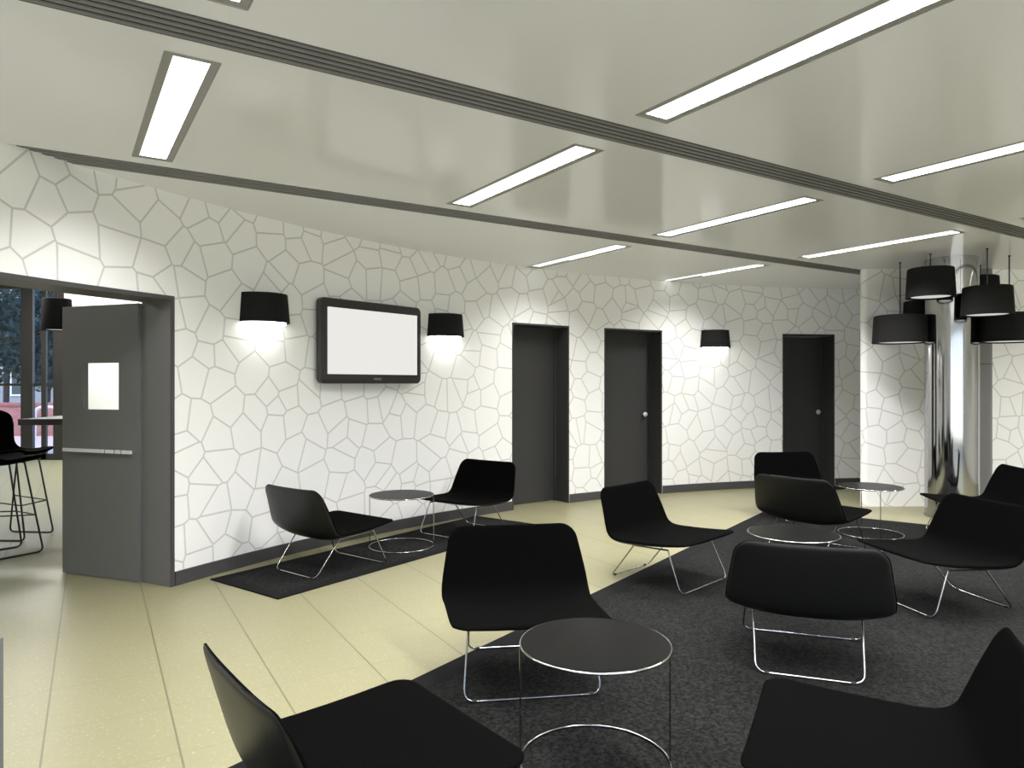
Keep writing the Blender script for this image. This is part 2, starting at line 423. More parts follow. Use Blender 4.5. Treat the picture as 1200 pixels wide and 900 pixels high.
LAMP_W = 36.0
proto = None
LL = {(0, 0): 'recessed ceiling light panel at far left, nearest the wide doorway', (1, 0): 'recessed ceiling light panel above the television side, between the two slots, second from left',
      (2, 0): 'recessed ceiling light panel between the two slots, third from left', (3, 0): 'recessed ceiling light panel between the two slots, nearest the pendant cluster',
      (2, 1): 'recessed ceiling light panel against the patterned wall above the first grey door', (3, 1): 'recessed ceiling light panel against the patterned wall above the wall lamp between doors',
      (1, -1): 'large recessed ceiling light panel in front of the nearer slot, at top of the view', (2, -1): 'recessed ceiling light panel in front of the nearer slot, at the right edge of view',
      (0, -1): 'recessed ceiling light panel cut off by the top edge of the view at left'}
for (e0, e1, n0, n1) in lights:
    i, j = round((e0-0.35)/2.06), round((n0-3.153)/2.06)
    if proto is None:
        D = empty('recessed_ceiling_light'); proto = D
        f = MB(); W_, L_, bw = 0.105, 0.78, 0.034
        for x0, x1, y0, y1 in ((-W_, -W_+bw, -L_, L_), (W_-bw, W_, -L_, L_), (-W_+bw, W_-bw, -L_, -L_+bw), (-W_+bw, W_-bw, L_-bw, L_)):
            f.box(x0, x1, y0, y1, 0.002, 0.010)
        for x0, x1, y0, y1 in ((-W_-0.004, -W_, -L_, L_), (W_, W_+0.004, -L_, L_), (-W_, W_, -L_-0.004, -L_), (-W_, W_, L_, L_+0.004)):
            f.box(x0, x1, y0, y1, -0.002, 0.05)
        f.build('trim_frame', M['frame'], D)
        q = MB(); q.box(-W_+bw, W_-bw, -L_+bw, L_-bw, 0.012, 0.016); tag(q.build('light_panel', M['lamp'], D), 'glowing white diffuser panel')
        al = bpy.data.lights.new('lamp_tube', 'AREA'); al.shape = 'RECTANGLE'; al.size = 0.142; al.size_y = 1.492; al.energy = LAMP_W; al.spread = R(130); al.color = (1.0, 0.972, 0.962)
        lo_ = bpy.data.objects.new('lamp_tube', al); COL.objects.link(lo_); lo_.parent = D; lo_.location = (0, 0, 0.0105)
        al_corner = al.copy(); al_corner.energy = LAMP_W*0.7
        al_dim = al.copy(); al_dim.energy = LAMP_W*0.55; al_dim.size_y = 0.9
    else:
        D = copy_tree(proto)
        if (i, j) == (0, 0):
            for ch in kids(D):
                if ch.type == 'LIGHT': ch.data = al_corner
        if j == 1:        # the two panels right at the wall burn dimmer
            for ch in kids(D):
                if ch.type == 'LIGHT': ch.data = al_dim; ch.location.y = -0.27
                elif ch.name.startswith('light_panel'): ch.data = ch.data.copy(); ch.data.materials[0] = M['lampd']
    D.location = CT @ Vector(((e0+e1)/2, (n0+n1)/2, CEIL)); D.rotation_euler = (0, 0, CA)
    tag(D, LL.get((i, j), 'recessed ceiling light panel outside the view, added for more light in the lounge'), 'ceiling light', 'recessed ceiling light panels')  # fixtures without their own label are out of view, added for illumination

# ------------------------------------------------------------------ partition at the right, other room walls
b = MB()
pa, pb = Vector((4.12, 8.225)), Vector((8.0, 8.37))
d = (pb-pa).normalized(); nb = Vector((-d.y, d.x))
rr_ = 0.055; c0 = pa+nb*rr_
outline = [pb, pa] + [c0+rr_*(math.cos(R(q))*(-nb)+math.sin(R(q))*(-d)) for q in range(15, 181, 15)] + [pb+nb*2*rr_]
acc = 0.0; prev = outline[1]
for i in range(1, len(outline)):
    a_, c_ = outline[i-1], outline[i]; ln_ = (c_-a_).length
    b.quad([(a_.x, a_.y, 0), (c_.x, c_.y, 0), (c_.x, c_.y, CEIL-0.001), (a_.x, a_.y, CEIL-0.001)], [(-acc+9.3, 0), (-acc-ln_+9.3, 0), (-acc-ln_+9.3, CEIL), (-acc+9.3, CEIL)]); acc += ln_
struct(b.build('wall_right', M['paper'], smooth=True, auto=60))
b = MB()
PR = 0.20; pc = Vector((5.437, 8.40))
for i in range(24):
    a0, a1 = R(180+180*i/24), R(180+180*(i+1)/24)
    P = lambda a, z: (pc.x+PR*math.cos(a), pc.y+PR*math.sin(a), z)
    b.quad([P(a0, 0), P(a1, 0), P(a1, CEIL-0.001), P(a0, CEIL-0.001)], [(a0*PR, 0), (a1*PR, 0), (a1*PR, CEIL), (a0*PR, CEIL)])
pil = struct(b.build('wall_pilaster', M['greywall'], smooth=True))
b = MB(); b.lathe([(PR, 1.648), (PR+0.006, 1.648), (PR+0.006, 1.656), (PR, 1.656)], pc.x, pc.y, n=24, a0=180, a1=360); b.build('metal_band', M['clip'], pil, smooth=True)
b = MB(); b.box(8.0, 8.12, -2.2, 10.5, 0, CEIL)
struct(b.build('wall_east', M['plaster']))
b = MB(); b.box(-3.6, -2.5, -2.2, -2.08, 0, 3.5); b.box(7.5, 8.12, -2.2, -2.08, 0, CEIL); b.box(-2.5, 7.5, -2.2, -2.08, 0, 0.12); b.box(-2.5, 7.5, -2.2, -2.08, 2.62, 3.5)
struct(b.build('wall_back', M['plaster']))
w = MB(); xs = [-2.47, -0.5, 1.5, 3.5, 5.5, 7.47]  # unseen window added behind the camera so daylight lifts ceiling and right wall
for x in xs: w.box(x-0.03, x+0.03, -2.19, -2.09, 0.12, 2.62)
for z in (0.15, 2.59): w.box(-2.5, 7.5, -2.185, -2.095, z-0.03, z+0.03)
o = struct(w.build('added_window', M['mull']))
for x0, x1 in zip(xs[:-1], xs[1:]):
    g = MB(); g.box(x0+0.03, x1-0.03, -2.144, -2.136, 0.18, 2.56); g.build('pane', M['glass'], o)
# the room beyond the wide doorway
b = MB(); b.box(-8.38, 8.1, 13.3, 13.45, 0, 3.6); struct(b.build('wall_far', M['plaster']))
b = MB(); b.box(-14.4, -14.25, -2.2, 13.45, 0, 3.6); struct(b.build('wall_outer', M['plaster']))
b = MB(); b.box(-14.4, -3.3, -2.2, -2.05, 0, 3.6); struct(b.build('wall_near', M['plaster']))
b = MB(); b.box(-14.4, 8.1, -2.2, 13.45, 3.5, 3.6); struct(b.build('roof_slab', M['plaster']))  # ceiling slab over the next room, running on above the lounge
W = MB(); wy = 13.30
for x0, x1, y0 in ((-9.18, -8.96, wy-0.02), (-8.81, -8.72, wy), (-8.58, -8.38, wy-0.01), (-10.95, -10.75, wy-0.05), (-12.6, -12.4, wy-0.05), (-14.25, -14.1, wy)):
    W.box(x0, x1, y0, wy+0.05, 0, 3.5)
W.box(-14.2, -8.4, wy, wy+0.06, 0, 0.115); W.box(-14.2, -8.4, wy, wy+0.06, 3.20, 3.5); W.box(-14.2, -8.4, wy+0.008, wy+0.045, 1.385, 1.43)
win = struct(W.build('window_1', M['mull']))
for x0, x1 in ((-14.1, -12.6), (-12.4, -10.95), (-10.75, -9.18), (-8.96, -8.81), (-8.72, -8.58)):
    for z0, z1 in ((0.115, 1.385), (1.43, 3.20)):
        g = MB(); g.box(x0, x1, wy+0.022, wy+0.030, z0, z1); g.build('pane', M['tglass'], win)
for k, (x, y) in enumerate(((-7.6, 12.2), (-6.0, 12.2), (-4.4, 12.2), (-6.2, 9.0), (-7.5, 5.0))):  # unseen lamps added to make the next room's white wall bright
    D = empty('added_ceiling_light', (x, y, 3.5)); tag(D, 'unseen white ceiling light added to brighten the next room beyond the wide doorway', 'ceiling light', 'added ceiling lights in the next room')
    f = MB(); f.box(-0.65, 0.65, -0.14, 0.14, -0.05, -0.001); f.build('housing', M['white'], D)
    q = MB(); q.box(-0.62, 0.62, -0.12, 0.12, -0.056, -0.051); q.build('light_panel', M['lamp2'], D)

# ------------------------------------------------------------------ steel column
D = empty('steel_column', (4.705, 7.61, 0)); tag(D, 'tall polished steel column reflecting the room, behind the cluster of black pendants', 'column')
b = MB(); CRR = 0.253; b.lathe([(0, 0.0), (CRR, 0.0), (CRR, CEIL-0.001), (0, CEIL-0.001)], n=96); b.build('cladding', M['column'], D, smooth=True)
b = MB(); b.lathe([(CRR, 0.0), (CRR+0.006, 0.0), (CRR+0.006, 0.03), (CRR, 0.03)], n=64); b.build('base_ring', M['column'], D, smooth=True)

# ------------------------------------------------------------------ rugs
re1 = Vector((0.589, 0.808, 0)); re2 = Vector((0.808, -0.589, 0))
def rug(u0, u1, v0, v1, label, m, bw, th=0.009):
    c = re1*((u0+u1)/2)+re2*((v0+v1)/2)
    D = empty('floor_rug', c, math.atan2(re1.y, re1.x)); tag(D, label, 'rug')
    a, w = (u1-u0)/2, (v1-v0)/2
    f = MB(); f.box(-a+bw, a-bw, -w+bw, w-bw, 0.0005, th-0.001); f.build('carpet_field', m, D)
    e = MB()
    for x0, x1, y0, y1 in ((-a, -a+bw, -w, w), (a-bw, a, -w, w), (-a+bw, a-bw, -w, -w+bw), (-a+bw, a-bw, w-bw, w)): e.box(x0, x1, y0, y1, 0.0005, th)
    e.build('border', M['rugedge'], D); return D
RT = 0.009
rug(0.6, 8.225, -2.384, 0.75, 'large charcoal rug under the three groups of lounge chairs', M['rug'], 0.13)
rA = Vector((-2.17, 5.14, 0)); rB = Vector((-1.54, 4.68, 0))
rug(rB.dot(re1)+0.0, 5.93, rA.dot(re2)-0.02, rB.dot(re2), 'narrow black rug along the patterned wall, under two lounge chairs and a round table', M['rugb'], 0.085)

# ------------------------------------------------------------------ lounge chair
def catmull(pts, n):
    out = []
    for i in range(len(pts)-1):
        p0 = pts[max(i-1, 0)]; p1 = pts[i]; p2 = pts[i+1]; p3 = pts[min(i+2, len(pts)-1)]
        for k in range(n):
            t_ = k/n
            out.append(tuple(0.5*((2*b_)+(-a_+c_)*t_+(2*a_-5*b_+4*c_-d_)*t_*t_+(-a_+3*b_-3*c_+d_)*t_**3) for a_, b_, c_, d_ in zip(p0, p1, p2, p3)))
    out.append(tuple(pts[-1])); return out
#            y      z      half-width  edge lift  thickness
PROF = [( .345, .343, .352, .000, .018), ( .325, .347, .357, .000, .022), ( .27, .341, .364, .004, .030), ( .17, .326, .370, .010, .036),
        ( .05, .309, .373, .020, .040), (-.07, .297, .376, .028, .044), (-.155, .293, .379, .031, .047), (-.222, .304, .386, .028, .048),
        (-.268, .340, .388, .022, .047), (-.296, .400, .382, .022, .044), (-.322, .470, .370, .022, .040), (-.348, .545, .356, .018, .034),
        (-.370, .612, .343, .011, .027), (-.384, .652, .335, .006, .020)]
def shell_solid(off0, off1, inset, name, m, parent, rnd):
    P = catmull(PROF, 4); N = len(P)
    L_ = [0.0]
    for i in range(1, N): L_.append(L_[-1]+math.hypot(P[i][0]-P[i-1][0], P[i][1]-P[i-1][1]))
    tot = L_[-1]
    # finer rows at both ends so the corners round off
    rows = sorted(set([0.0, 0.004, 0.010, 0.018, 0.03, 0.045, 0.06] + [0.075+(tot-0.15)*k/34 for k in range(35)] + [tot-v for v in (0.0, 0.004, 0.010, 0.018, 0.03, 0.045, 0.06)]))
    def samp(s_):
        for i in range(1, N):
            if L_[i] >= s_-1e-9:
                t_ = (s_-L_[i-1])/(L_[i]-L_[i-1]); return [a_+(b_-a_)*t_ for a_, b_ in zip(P[i-1], P[i])]
        return list(P[-1])
    C = 26; top = []; bot = []
    for s_ in rows:
        y, z, hw, el, th = samp(s_)
        ya, za = samp(max(0, s_-0.01))[:2]; yb, zb = samp(min(tot, s_+0.01))[:2]
        dy, dz = yb-ya, zb-za; q = math.hypot(dy, dz); ny, nz = -dz/q, dy/q     # normal
        if nz < 0 and abs(nz) > abs(ny): ny, nz = -ny, -nz
        if s_ > tot*0.5 and ny < 0: ny, nz = -ny, -nz
        cr = 0.075; de = min(s_, tot-s_); hh = hw-inset
        if de < cr: hh -= cr-math.sqrt(max(0, cr*cr-(cr-de)**2))
        rt, rb = [], []
        for j in range(C+1):
            t_ = -math.cos(PI*j/C); x = hh*t_
            lift = el*abs(t_)**2.6
            ed = min(de, hh-abs(x)); dome = 0.0
            thk = th*(0.55+0.45*(1-abs(t_)**3))
            if ed < rnd: dome = min(0.45*thk, 0.012)*(1-math.sqrt(max(0, 1-((rnd-ed)/rnd)**2)))
            o0 = lift-off0*thk-dome*(1 if off0 < 0.1 else 0); o1 = lift-off1*thk+dome*(1 if off1 > 0.9 else 0)
            rt.append((x, y+ny*o0, z+nz*o0)); rb.append((x, y+ny*o1, z+nz*o1))
        top.append(rt); bot.append(rb)
    b = MB()
    n = len(rows)
    for i in range(n-1):
        for j in range(C):
            b.quad([top[i][j], top[i][j+1], top[i+1][j+1], top[i+1][j]])
            b.quad([bot[i][j], bot[i+1][j], bot[i+1][j+1], bot[i][j+1]])
        for j in (0, C): b.quad([top[i][j], top[i+1][j], bot[i+1][j], bot[i][j]])
    for i in (0, n-1):
        for j in range(C): b.quad([top[i][j], top[i][j+1], bot[i][j+1], bot[i][j]])
    return b.build(name, m, parent, smooth=True, auto=55)
def arcpts(path, rad, n=5):
    """round the inner corners of a polyline"""
    path = [Vector(p) for p in path]; out = [path[0]]
    for i in range(1, len(path)-1):
        a, p, c = path[i-1], path[i], path[i+1]; u = (a-p).normalized(); v = (c-p).normalized(); r_ = min(rad, (a-p).length*0.45, (c-p).length*0.45)
        for k in range(n+1):
            t_ = k/n; out.append((p+u*r_)*(1-t_)**2+p*2*t_*(1-t_)+(p+v*r_)*t_*t_)
    out.append(path[-1]); return out
def make_chair():
    D = empty('lounge_chair')
    shell_solid(0.0, 0.66, 0.0, 'upholstery', M['fabric'], D, 0.020)
    shell_solid(0.661, 1.0, 0.003, 'outer_shell', M['shell'], D, 0.020)
    r_ = 0.0048
    for nm, path in (('rear_sled_leg', [(-.255, -.135, .262), (-.243, -.343, r_), (.243, -.343, r_), (.255, -.135, .262)]),
                     ('front_sled_leg', [(-.285, .165, .281), (-.315, .283, r_), (.315, .283, r_), (.285, .165, .281)])):
        t_ = MB(); t_.tube(arcpts(path, 0.055), r_, 8); leg = t_.build(nm, M['chrome'], D, smooth=True, auto=80)
        y = path[1][1]; w = abs(path[1][0])-0.05
        for s_ in (-1, 1):
            g = MB(); g.tube([(s_*w-0.010, y, r_+0.001), (s_*w+0.010, y, r_+0.001)], 0.0082, 8); g.build('floor_glide', M['rubber'], leg, smooth=True)
    for s_ in (-1, 1):
        t_ = MB(); t_.tube([(s_*.255, -.140, .262), (s_*.285, .170, .281)], 0.0055, 8); t_.build('under_seat_rail', M['chrome'], D, smooth=True)
    return D
CH = [(-0.427, 2.105, 38.5, True, 'black lounge chair at bottom left, side-on with its back at left'),
      (0.057, 3.467, -81.9, True, 'black lounge chair facing the viewer just behind the nearest round table'),
      (-1.399, 5.534, 52.8, True, 'black lounge chair on the narrow wall rug, its back to the viewer'),
      (-0.456, 6.774, -125.7, True, 'black lounge chair on the narrow wall rug beside the first grey door'),
      (1.141, 5.147, -44.6, False, 'black lounge chair in front of the middle grey door, straddling the large rug edge'),
      (3.071, 7.571, -84.6, True, 'farthest black lounge chair, in front of the right grey door, facing the viewer'),
      (2.586, 6.087, 40.6, True, 'black lounge chair showing its back right in front of the farthest chair'),
      (1.534, 3.726, 71.0, True, 'black lounge chair seen squarely from behind in the centre right of the large rug'),
      (2.750, 4.615, -169.4, True, 'black lounge chair in side view at right, its seat pointing left across the rug'),
      (4.253, 6.564, 170.5, True, 'black lounge chair in side view in front of the steel column'),
      (1.085, 2.137, 154.2, True, 'nearest black lounge chair at bottom right corner, cut off by the frame')]
proto = None
for x, y, a, on, lab in CH:
    D = proto = make_chair() if proto is None else proto
    if lab != CH[0][4]: D = copy_tree(proto)
    D.location = (x, y, RT if on else RT); D.rotation_euler = (0, 0, R(a-90))
    tag(D, lab, 'chair', 'black lounge chairs')

# ------------------------------------------------------------------ round side tables
def make_table():
    D = empty('round_side_table'); H_, r_ = 0.449, 0.28
    t_ = MB(); t_.lathe([(0, H_-0.012), (r_-0.004, H_-0.012), (r_-0.004, H_), (0, H_)], n=72); t_.build('tabletop', M['tabletop'], D, smooth=True)
    ring = lambda rr, z: [(rr*math.cos(2*PI*k/72), rr*math.sin(2*PI*k/72), z) for k in range(72)]
    t_ = MB(); t_.tube(ring(r_-0.001, H_-0.006), 0.005, 8, closed=True); t_.build('rim', M['chrome'], D, smooth=True, auto=80)
    for s_ in (-1, 1):
        t_ = MB(); t_.tube([(s_*(r_-0.001), 0, 0.006), (s_*(r_-0.001), 0, H_-0.006)], 0.0038, 8); t_.build('leg', M['chrome'], D, smooth=True)
    t_ = MB(); t_.tube(ring(r_-0.001, 0.0045), 0.0042, 8, closed=True); t_.build('base_ring', M['chrome'], D, smooth=True, auto=80)
    return D
TB = [(0.31, 2.65, 0, 'nearest round black side table with chrome rim, at the front of the large rug'),
      (-0.963, 6.20, 0, 'round black side table between the two chairs on the narrow wall rug'),
      (1.82, 4.60, 40, 'round black side table right behind the chair seen squarely from behind'),
      (3.38, 6.70, 80, 'farthest round black side table, between the far chairs and the steel column')]
proto = None
for x, y, a, lab in TB:
    D = proto = make_table() if proto is None else proto
    if lab != TB[0][3]: D = copy_tree(proto)
    D.location = (x, y, RT); D.rotation_euler = (0, 0, R(a)); tag(D, lab, 'table', 'round side tables')

# ------------------------------------------------------------------ pendants
def pendant(x, y, zb, zt, rb, rt, label, ztop=CEIL, group='black pendant lamps at the column'):
    D = empty('pendant_lamp', (x, y, zb)); tag(D, label, 'lamp', group); h = zt-zb
    s_ = MB(); prof = [(rb-0.006, 0.0), (rb, 0.0), (rt, h-0.012), (rt-0.004, h-0.003), (rt-0.012, h), (0, h), (0, h-0.006), (rt-0.014, h-0.006), (rb-0.006, 0.0)]
    s_.lathe(prof, n=120, flute=0.004); s_.build('lamp_shade', M['shade'], D, smooth=True, auto=50)
    d = MB(); d.lathe([(0, 0.012), (rb*0.80, 0.012), (rb*0.80, 0.018), (0, 0.018)], n=48); d.build('diffuser', M['pend'], D, smooth=True)
    r_ = MB(); r_.lathe([(rb*0.80, 0.006), (rb-0.008, 0.006), (rb-0.008, 0.012), (rb*0.80, 0.012)], n=48); r_.build('bottom_ring', M['shade'], D, smooth=True)
    c = MB(); c.tube([(0, 0, h-0.002), (0, 0, ztop-zb-0.004)], 0.0065, 8); c.build('cord', M['blackmetal'], D, smooth=True)
    k = MB(); k.lathe([(0, ztop-zb-0.012), (0.012, ztop-zb-0.012), (0.012, ztop-zb-0.001), (0, ztop-zb-0.001)], n=16); k.build('ceiling_rose', M['blackmetal'], D, smooth=True)
pendant(4.292, 7.29, 2.305, 2.605, 0.228, 0.212, 'highest front pendant lamp with black pleated shade, left of the column')
pendant(4.259, 7.80, 1.868, 2.170, 0.278, 0.262, 'lowest left pendant lamp with wide black pleated shade')
pendant(4.660, 8.075, 2.02, 2.360, 0.200, 0.186, 'pendant lamp mostly hidden behind the two left black shades')
pendant(4.680, 7.00, 2.095, 2.378, 0.228, 0.212, 'front right pendant lamp with black pleated shade, overlapping the column')
pendant(5.270, 8.00, 2.30, 2.630, 0.195, 0.180, 'small-looking black pendant lamp peeking out behind the column at upper right')
pendant(5.170, 7.39, 1.855, 2.150, 0.285, 0.268, 'rightmost low pendant lamp with wide black shade, cut off by the frame')

# ------------------------------------------------------------------ wall lamps (half drums)
def sconce(px, label):
    rb, rt, z0, z1 = 0.215, 0.196, 1.905, 2.135
    a = wall_angle(px) - math.degrees(rb/CR)
    T = frame_at(a)
    D = empty('wall_lamp', wp(a, CR, z0), R(a-90)); tag(D, label, 'lamp', 'black half-drum wall lamps'); h = z1-z0
    s_ = MB(); n = 60
    s_.lathe([(rb-0.008, 0.0), (rb, 0.0), (rt, h), (0.0, h), (0.0, h-0.006), (rt-0.008, h-0.006), (rb-0.008, 0.0)], n=n, a0=180, a1=360, flute=0.006)
    s_.build('lamp_shade', M['shade'], D, smooth=True, auto=50)
    d = MB(); rd = rb-0.030
    d.lathe([(0, 0.03), (rd, 0.03), (rd, -0.010), (rd-0.02, -0.020), (0, -0.020)], n=40, a0=180.5, a1=359.5)
    d.build('diffuser', M['sconce'], D, smooth=True)
    p = MB(); p.box(-0.12, 0.12, -0.012, -0.001, 0.04, h-0.02); p.build('wall_plate', M['blackmetal'], D)
sconce(280.5, 'black pleated wall lamp left of the television')
sconce(500.5, 'black pleated wall lamp right of the television')
sconce(820.5, 'black pleated wall lamp between the middle and right grey doors')

# ------------------------------------------------------------------ television
def rrect(x0, x1, z0, z1, r_, n=6):
    out = []
    for cx_, cz_, a0 in ((x1-r_, z1-r_, 0), (x0+r_, z1-r_, 90), (x0+r_, z0+r_, 180), (x1-r_, z0+r_, 270)):
        for k in range(n+1): out.append((cx_+r_*math.cos(R(a0+90*k/n)), cz_+r_*math.sin(R(a0+90*k/n))))
    return out
ta = (wall_angle(366)+wall_angle(487))/2
T = frame_at(ta)
D = empty('television'); tag(D, 'flat television with black bezel and blank pale screen on the patterned wall', 'television')
D.matrix_world = Matrix.Translation((T.translation.x, T.translation.y, 1.424)) @ T.to_3x3().to_4x4()
D.rotation_mode = 'XYZ'
hw, hh = 0.600, 0.745
X90 = Matrix(((1, 0, 0, 0), (0, 0, 1, 0), (0, 1, 0, 0), (0, 0, 0, 1)))   # (x, z, depth) -> (x, y, z)
def loft(b, rings):
    for A, B in zip(rings[:-1], rings[1:]):
        for k in range(len(A)): b.quad([A[k], A[(k+1) % len(A)], B[(k+1) % len(A)], B[k]])
    b.quad(rings[0]); b.quad(rings[-1][::-1])
lv = lambda inset, y, r_: [(x, y, z) for x, z in rrect(-hw+inset, hw-inset, inset, hh-inset, r_)]
b = MB(); loft(b, [lv(0.03, -0.050, 0.03), lv(0.0, -0.060, 0.05), lv(0.0, -0.105, 0.05), lv(0.006, -0.112, 0.046), lv(0.012, -0.114, 0.042)])
bz = b.build('bezel', M['bezel'], D, smooth=True, auto=30)
b = MB(); b.box(-hw+0.075, hw-0.058, -0.1165, -0.1140, 0.083, hh-0.080); b.build('screen', M['screen'], D)
b = MB(); b.box(-0.25, 0.25, -0.051, -0.005, 0.20, 0.55); b.build('wall_bracket', M['blackmetal'], D)
fc = bpy.data.curves.new('lettering', 'FONT'); fc.body = 'PHILIPS'; fc.size = 0.028; fc.align_x = 'CENTER'; fc.extrude = 0.0004
fo = bpy.data.objects.new('lettering', fc); COL.objects.link(fo)
dg = bpy.context.evaluated_depsgraph_get(); me = bpy.data.meshes.new_from_object(fo.evaluated_get(dg)); bpy.data.objects.remove(fo)
me.materials.clear(); me.materials.append(M['silver'])
o = bpy.data.objects.new('lettering', me); COL.objects.link(o); o.parent = bz; o.location = (0.04, -0.1147, 0.032); o.rotation_euler = (R(90), 0, 0)
tag(o, 'small silver lettering')

# ------------------------------------------------------------------ next room: bar table, stools, pendant
D = empty('bar_table', (-4.62, 7.98, 0), R(5)); tag(D, 'high dark bar table in the next room, half hidden by the open door leaf', 'table')
b = MB(); b.box(-0.62, 0.62, -0.45, 0.45, 0.985, 1.05); b.build('tabletop', mat('dark_grey_laminate', (0.030, 0.029, 0.026), 0.35), D)
b = MB(); b.tube([(0.25, 0, 0.012), (0.25, 0, 0.986)], 0.035, 16); b.build('pedestal', M['blackmetal'], D, smooth=True)
b = MB(); b.lathe([(0, 0), (0.26, 0), (0.26, 0.010), (0.05, 0.020), (0, 0.020)], 0.25, 0, n=32); b.build('base_plate', M['blackmetal'], D, smooth=True)

def make_stool():
    D = empty('bar_stool')     # faces +y
    P = catmull([(.215, .800, .185), (.19, .806, .196), (.10, .796, .205), (0, .784, .205), (-.08, .786, .195), (-.135, .815, .172), (-.165, .87, .158), (-.185, .95, .170), (-.203, 1.03, .190), (-.218, 1.10, .185), (-.226, 1.14, .150), (-.228, 1.165, .090), (-.229, 1.172, .04)], 3)
    b = MB(); C = 14; g = []
    for i, (y, z, w) in enumerate(P):
        a_ = P[max(i-1, 0)]; c_ = P[min(i+1, len(P)-1)]; q = math.hypot(c_[0]-a_[0], c_[1]-a_[1]); ny, nz = (c_[1]-a_[1])/q, -(c_[0]-a_[0])/q
        if ny < 0 and abs(ny) > abs(nz): ny, nz = -ny, -nz
        if nz < 0 and abs(nz) > abs(ny): ny, nz = -ny, -nz
        up, dn = [], []
        for j in range(C+1):
            t_ = -math.cos(PI*j/C); l = 0.022*abs(t_)**2.5
            th = 0.036*(1-0.45*abs(t_)**4)*min(1.0, 0.75+i*0.1)
            up.append((w*t_, y+ny*l, z+nz*l)); dn.append((w*t_, y+ny*(l-th), z+nz*(l-th)))
        g.append((up, dn))
    for i in range(len(g)-1):
        for j in range(C):
            b.quad([g[i][0][j], g[i][0][j+1], g[i+1][0][j+1], g[i+1][0][j]]); b.quad([g[i][1][j], g[i+1][1][j], g[i+1][1][j+1], g[i][1][j+1]])
        for j in (0, C): b.quad([g[i][0][j], g[i+1][0][j], g[i+1][1][j], g[i][1][j]])
    for i in (0, len(g)-1):
        for j in range(C): b.quad([g[i][0][j], g[i][0][j+1], g[i][1][j+1], g[i][1][j]])
    b.build('seat_shell', M['fabric'], D, smooth=True, auto=60)
    r_ = 0.008
    for s_ in (-1, 1):
        t_ = MB(); t_.tube(arcpts([(s_*.135, .100, .768), (s_*.180, .225, r_), (s_*.195, -.225, r_), (s_*.135, -.100, .762)], 0.05), r_, 8); t_.build('sled_leg', M['blackmetal'], D, smooth=True, auto=80)
        t_ = MB(); t_.tube([(s_*.163, .174, .32), (s_*.172, -.172, .36)], 0.006, 8); t_.build('side_stretcher', M['blackmetal'], D, smooth=True)
    t_ = MB(); t_.tube([(-.163, .176, .32), (.163, .176, .32)], 0.006, 8); t_.build('footrest', M['blackmetal'], D, smooth=True)
    for y in (.1, -.1):
        t_ = MB(); t_.tube([(-.137, y, .765), (.137, y, .765)], 0.007, 8); t_.build('under_seat_bar', M['blackmetal'], D, smooth=True)
    return D
st = make_stool(); st.location = (-4.60, 6.60, 0); st.rotation_euler = (0, 0, R(-4-90)); tag(st, 'farther black bar stool with its rounded back at the left edge of view', 'stool', 'black bar stools')
s2 = copy_tree(st); s2.location = (-4.235, 5.915, 0); s2.rotation_euler = (0, 0, R(59-90)); tag(s2, 'nearer black bar stool cut off at the left edge, its legs in front', 'stool', 'black bar stools')
pendant(-5.76, 9.0, 2.10, 2.50, 0.175, 0.160, 'black pendant lamp in the next room seen through the wide doorway', 3.5, 'pendant lamps of the next room')

# ------------------------------------------------------------------ grey cabinet at the left edge
D = empty('low_cabinet', (-1.345, 1.88, 0)); tag(D, 'low grey cabinet at the very left edge, only a sliver in view', 'cabinet')
b = MB(); b.box(-0.50, 0.0, -0.45, 0.0, 0.06, 0.735); b.build('carcass', M['grey'], D)
b = MB(); b.box(-0.50, 0.0, -0.45, 0.0, 0.7355, 0.75); b.build('top_panel', M['grey'], D)
b = MB(); b.box(-0.48, -0.02, -0.43, -0.02, 0.0, 0.059); b.build('plinth', M['dgrey'], D)
for x0, x1 in ((-0.245, -0.005), (-0.495, -0.255)):
    b = MB(); b.box(x0, x1, -0.467, -0.451, 0.07, 0.73); b.build('cabinet_door', M['grey'], D)

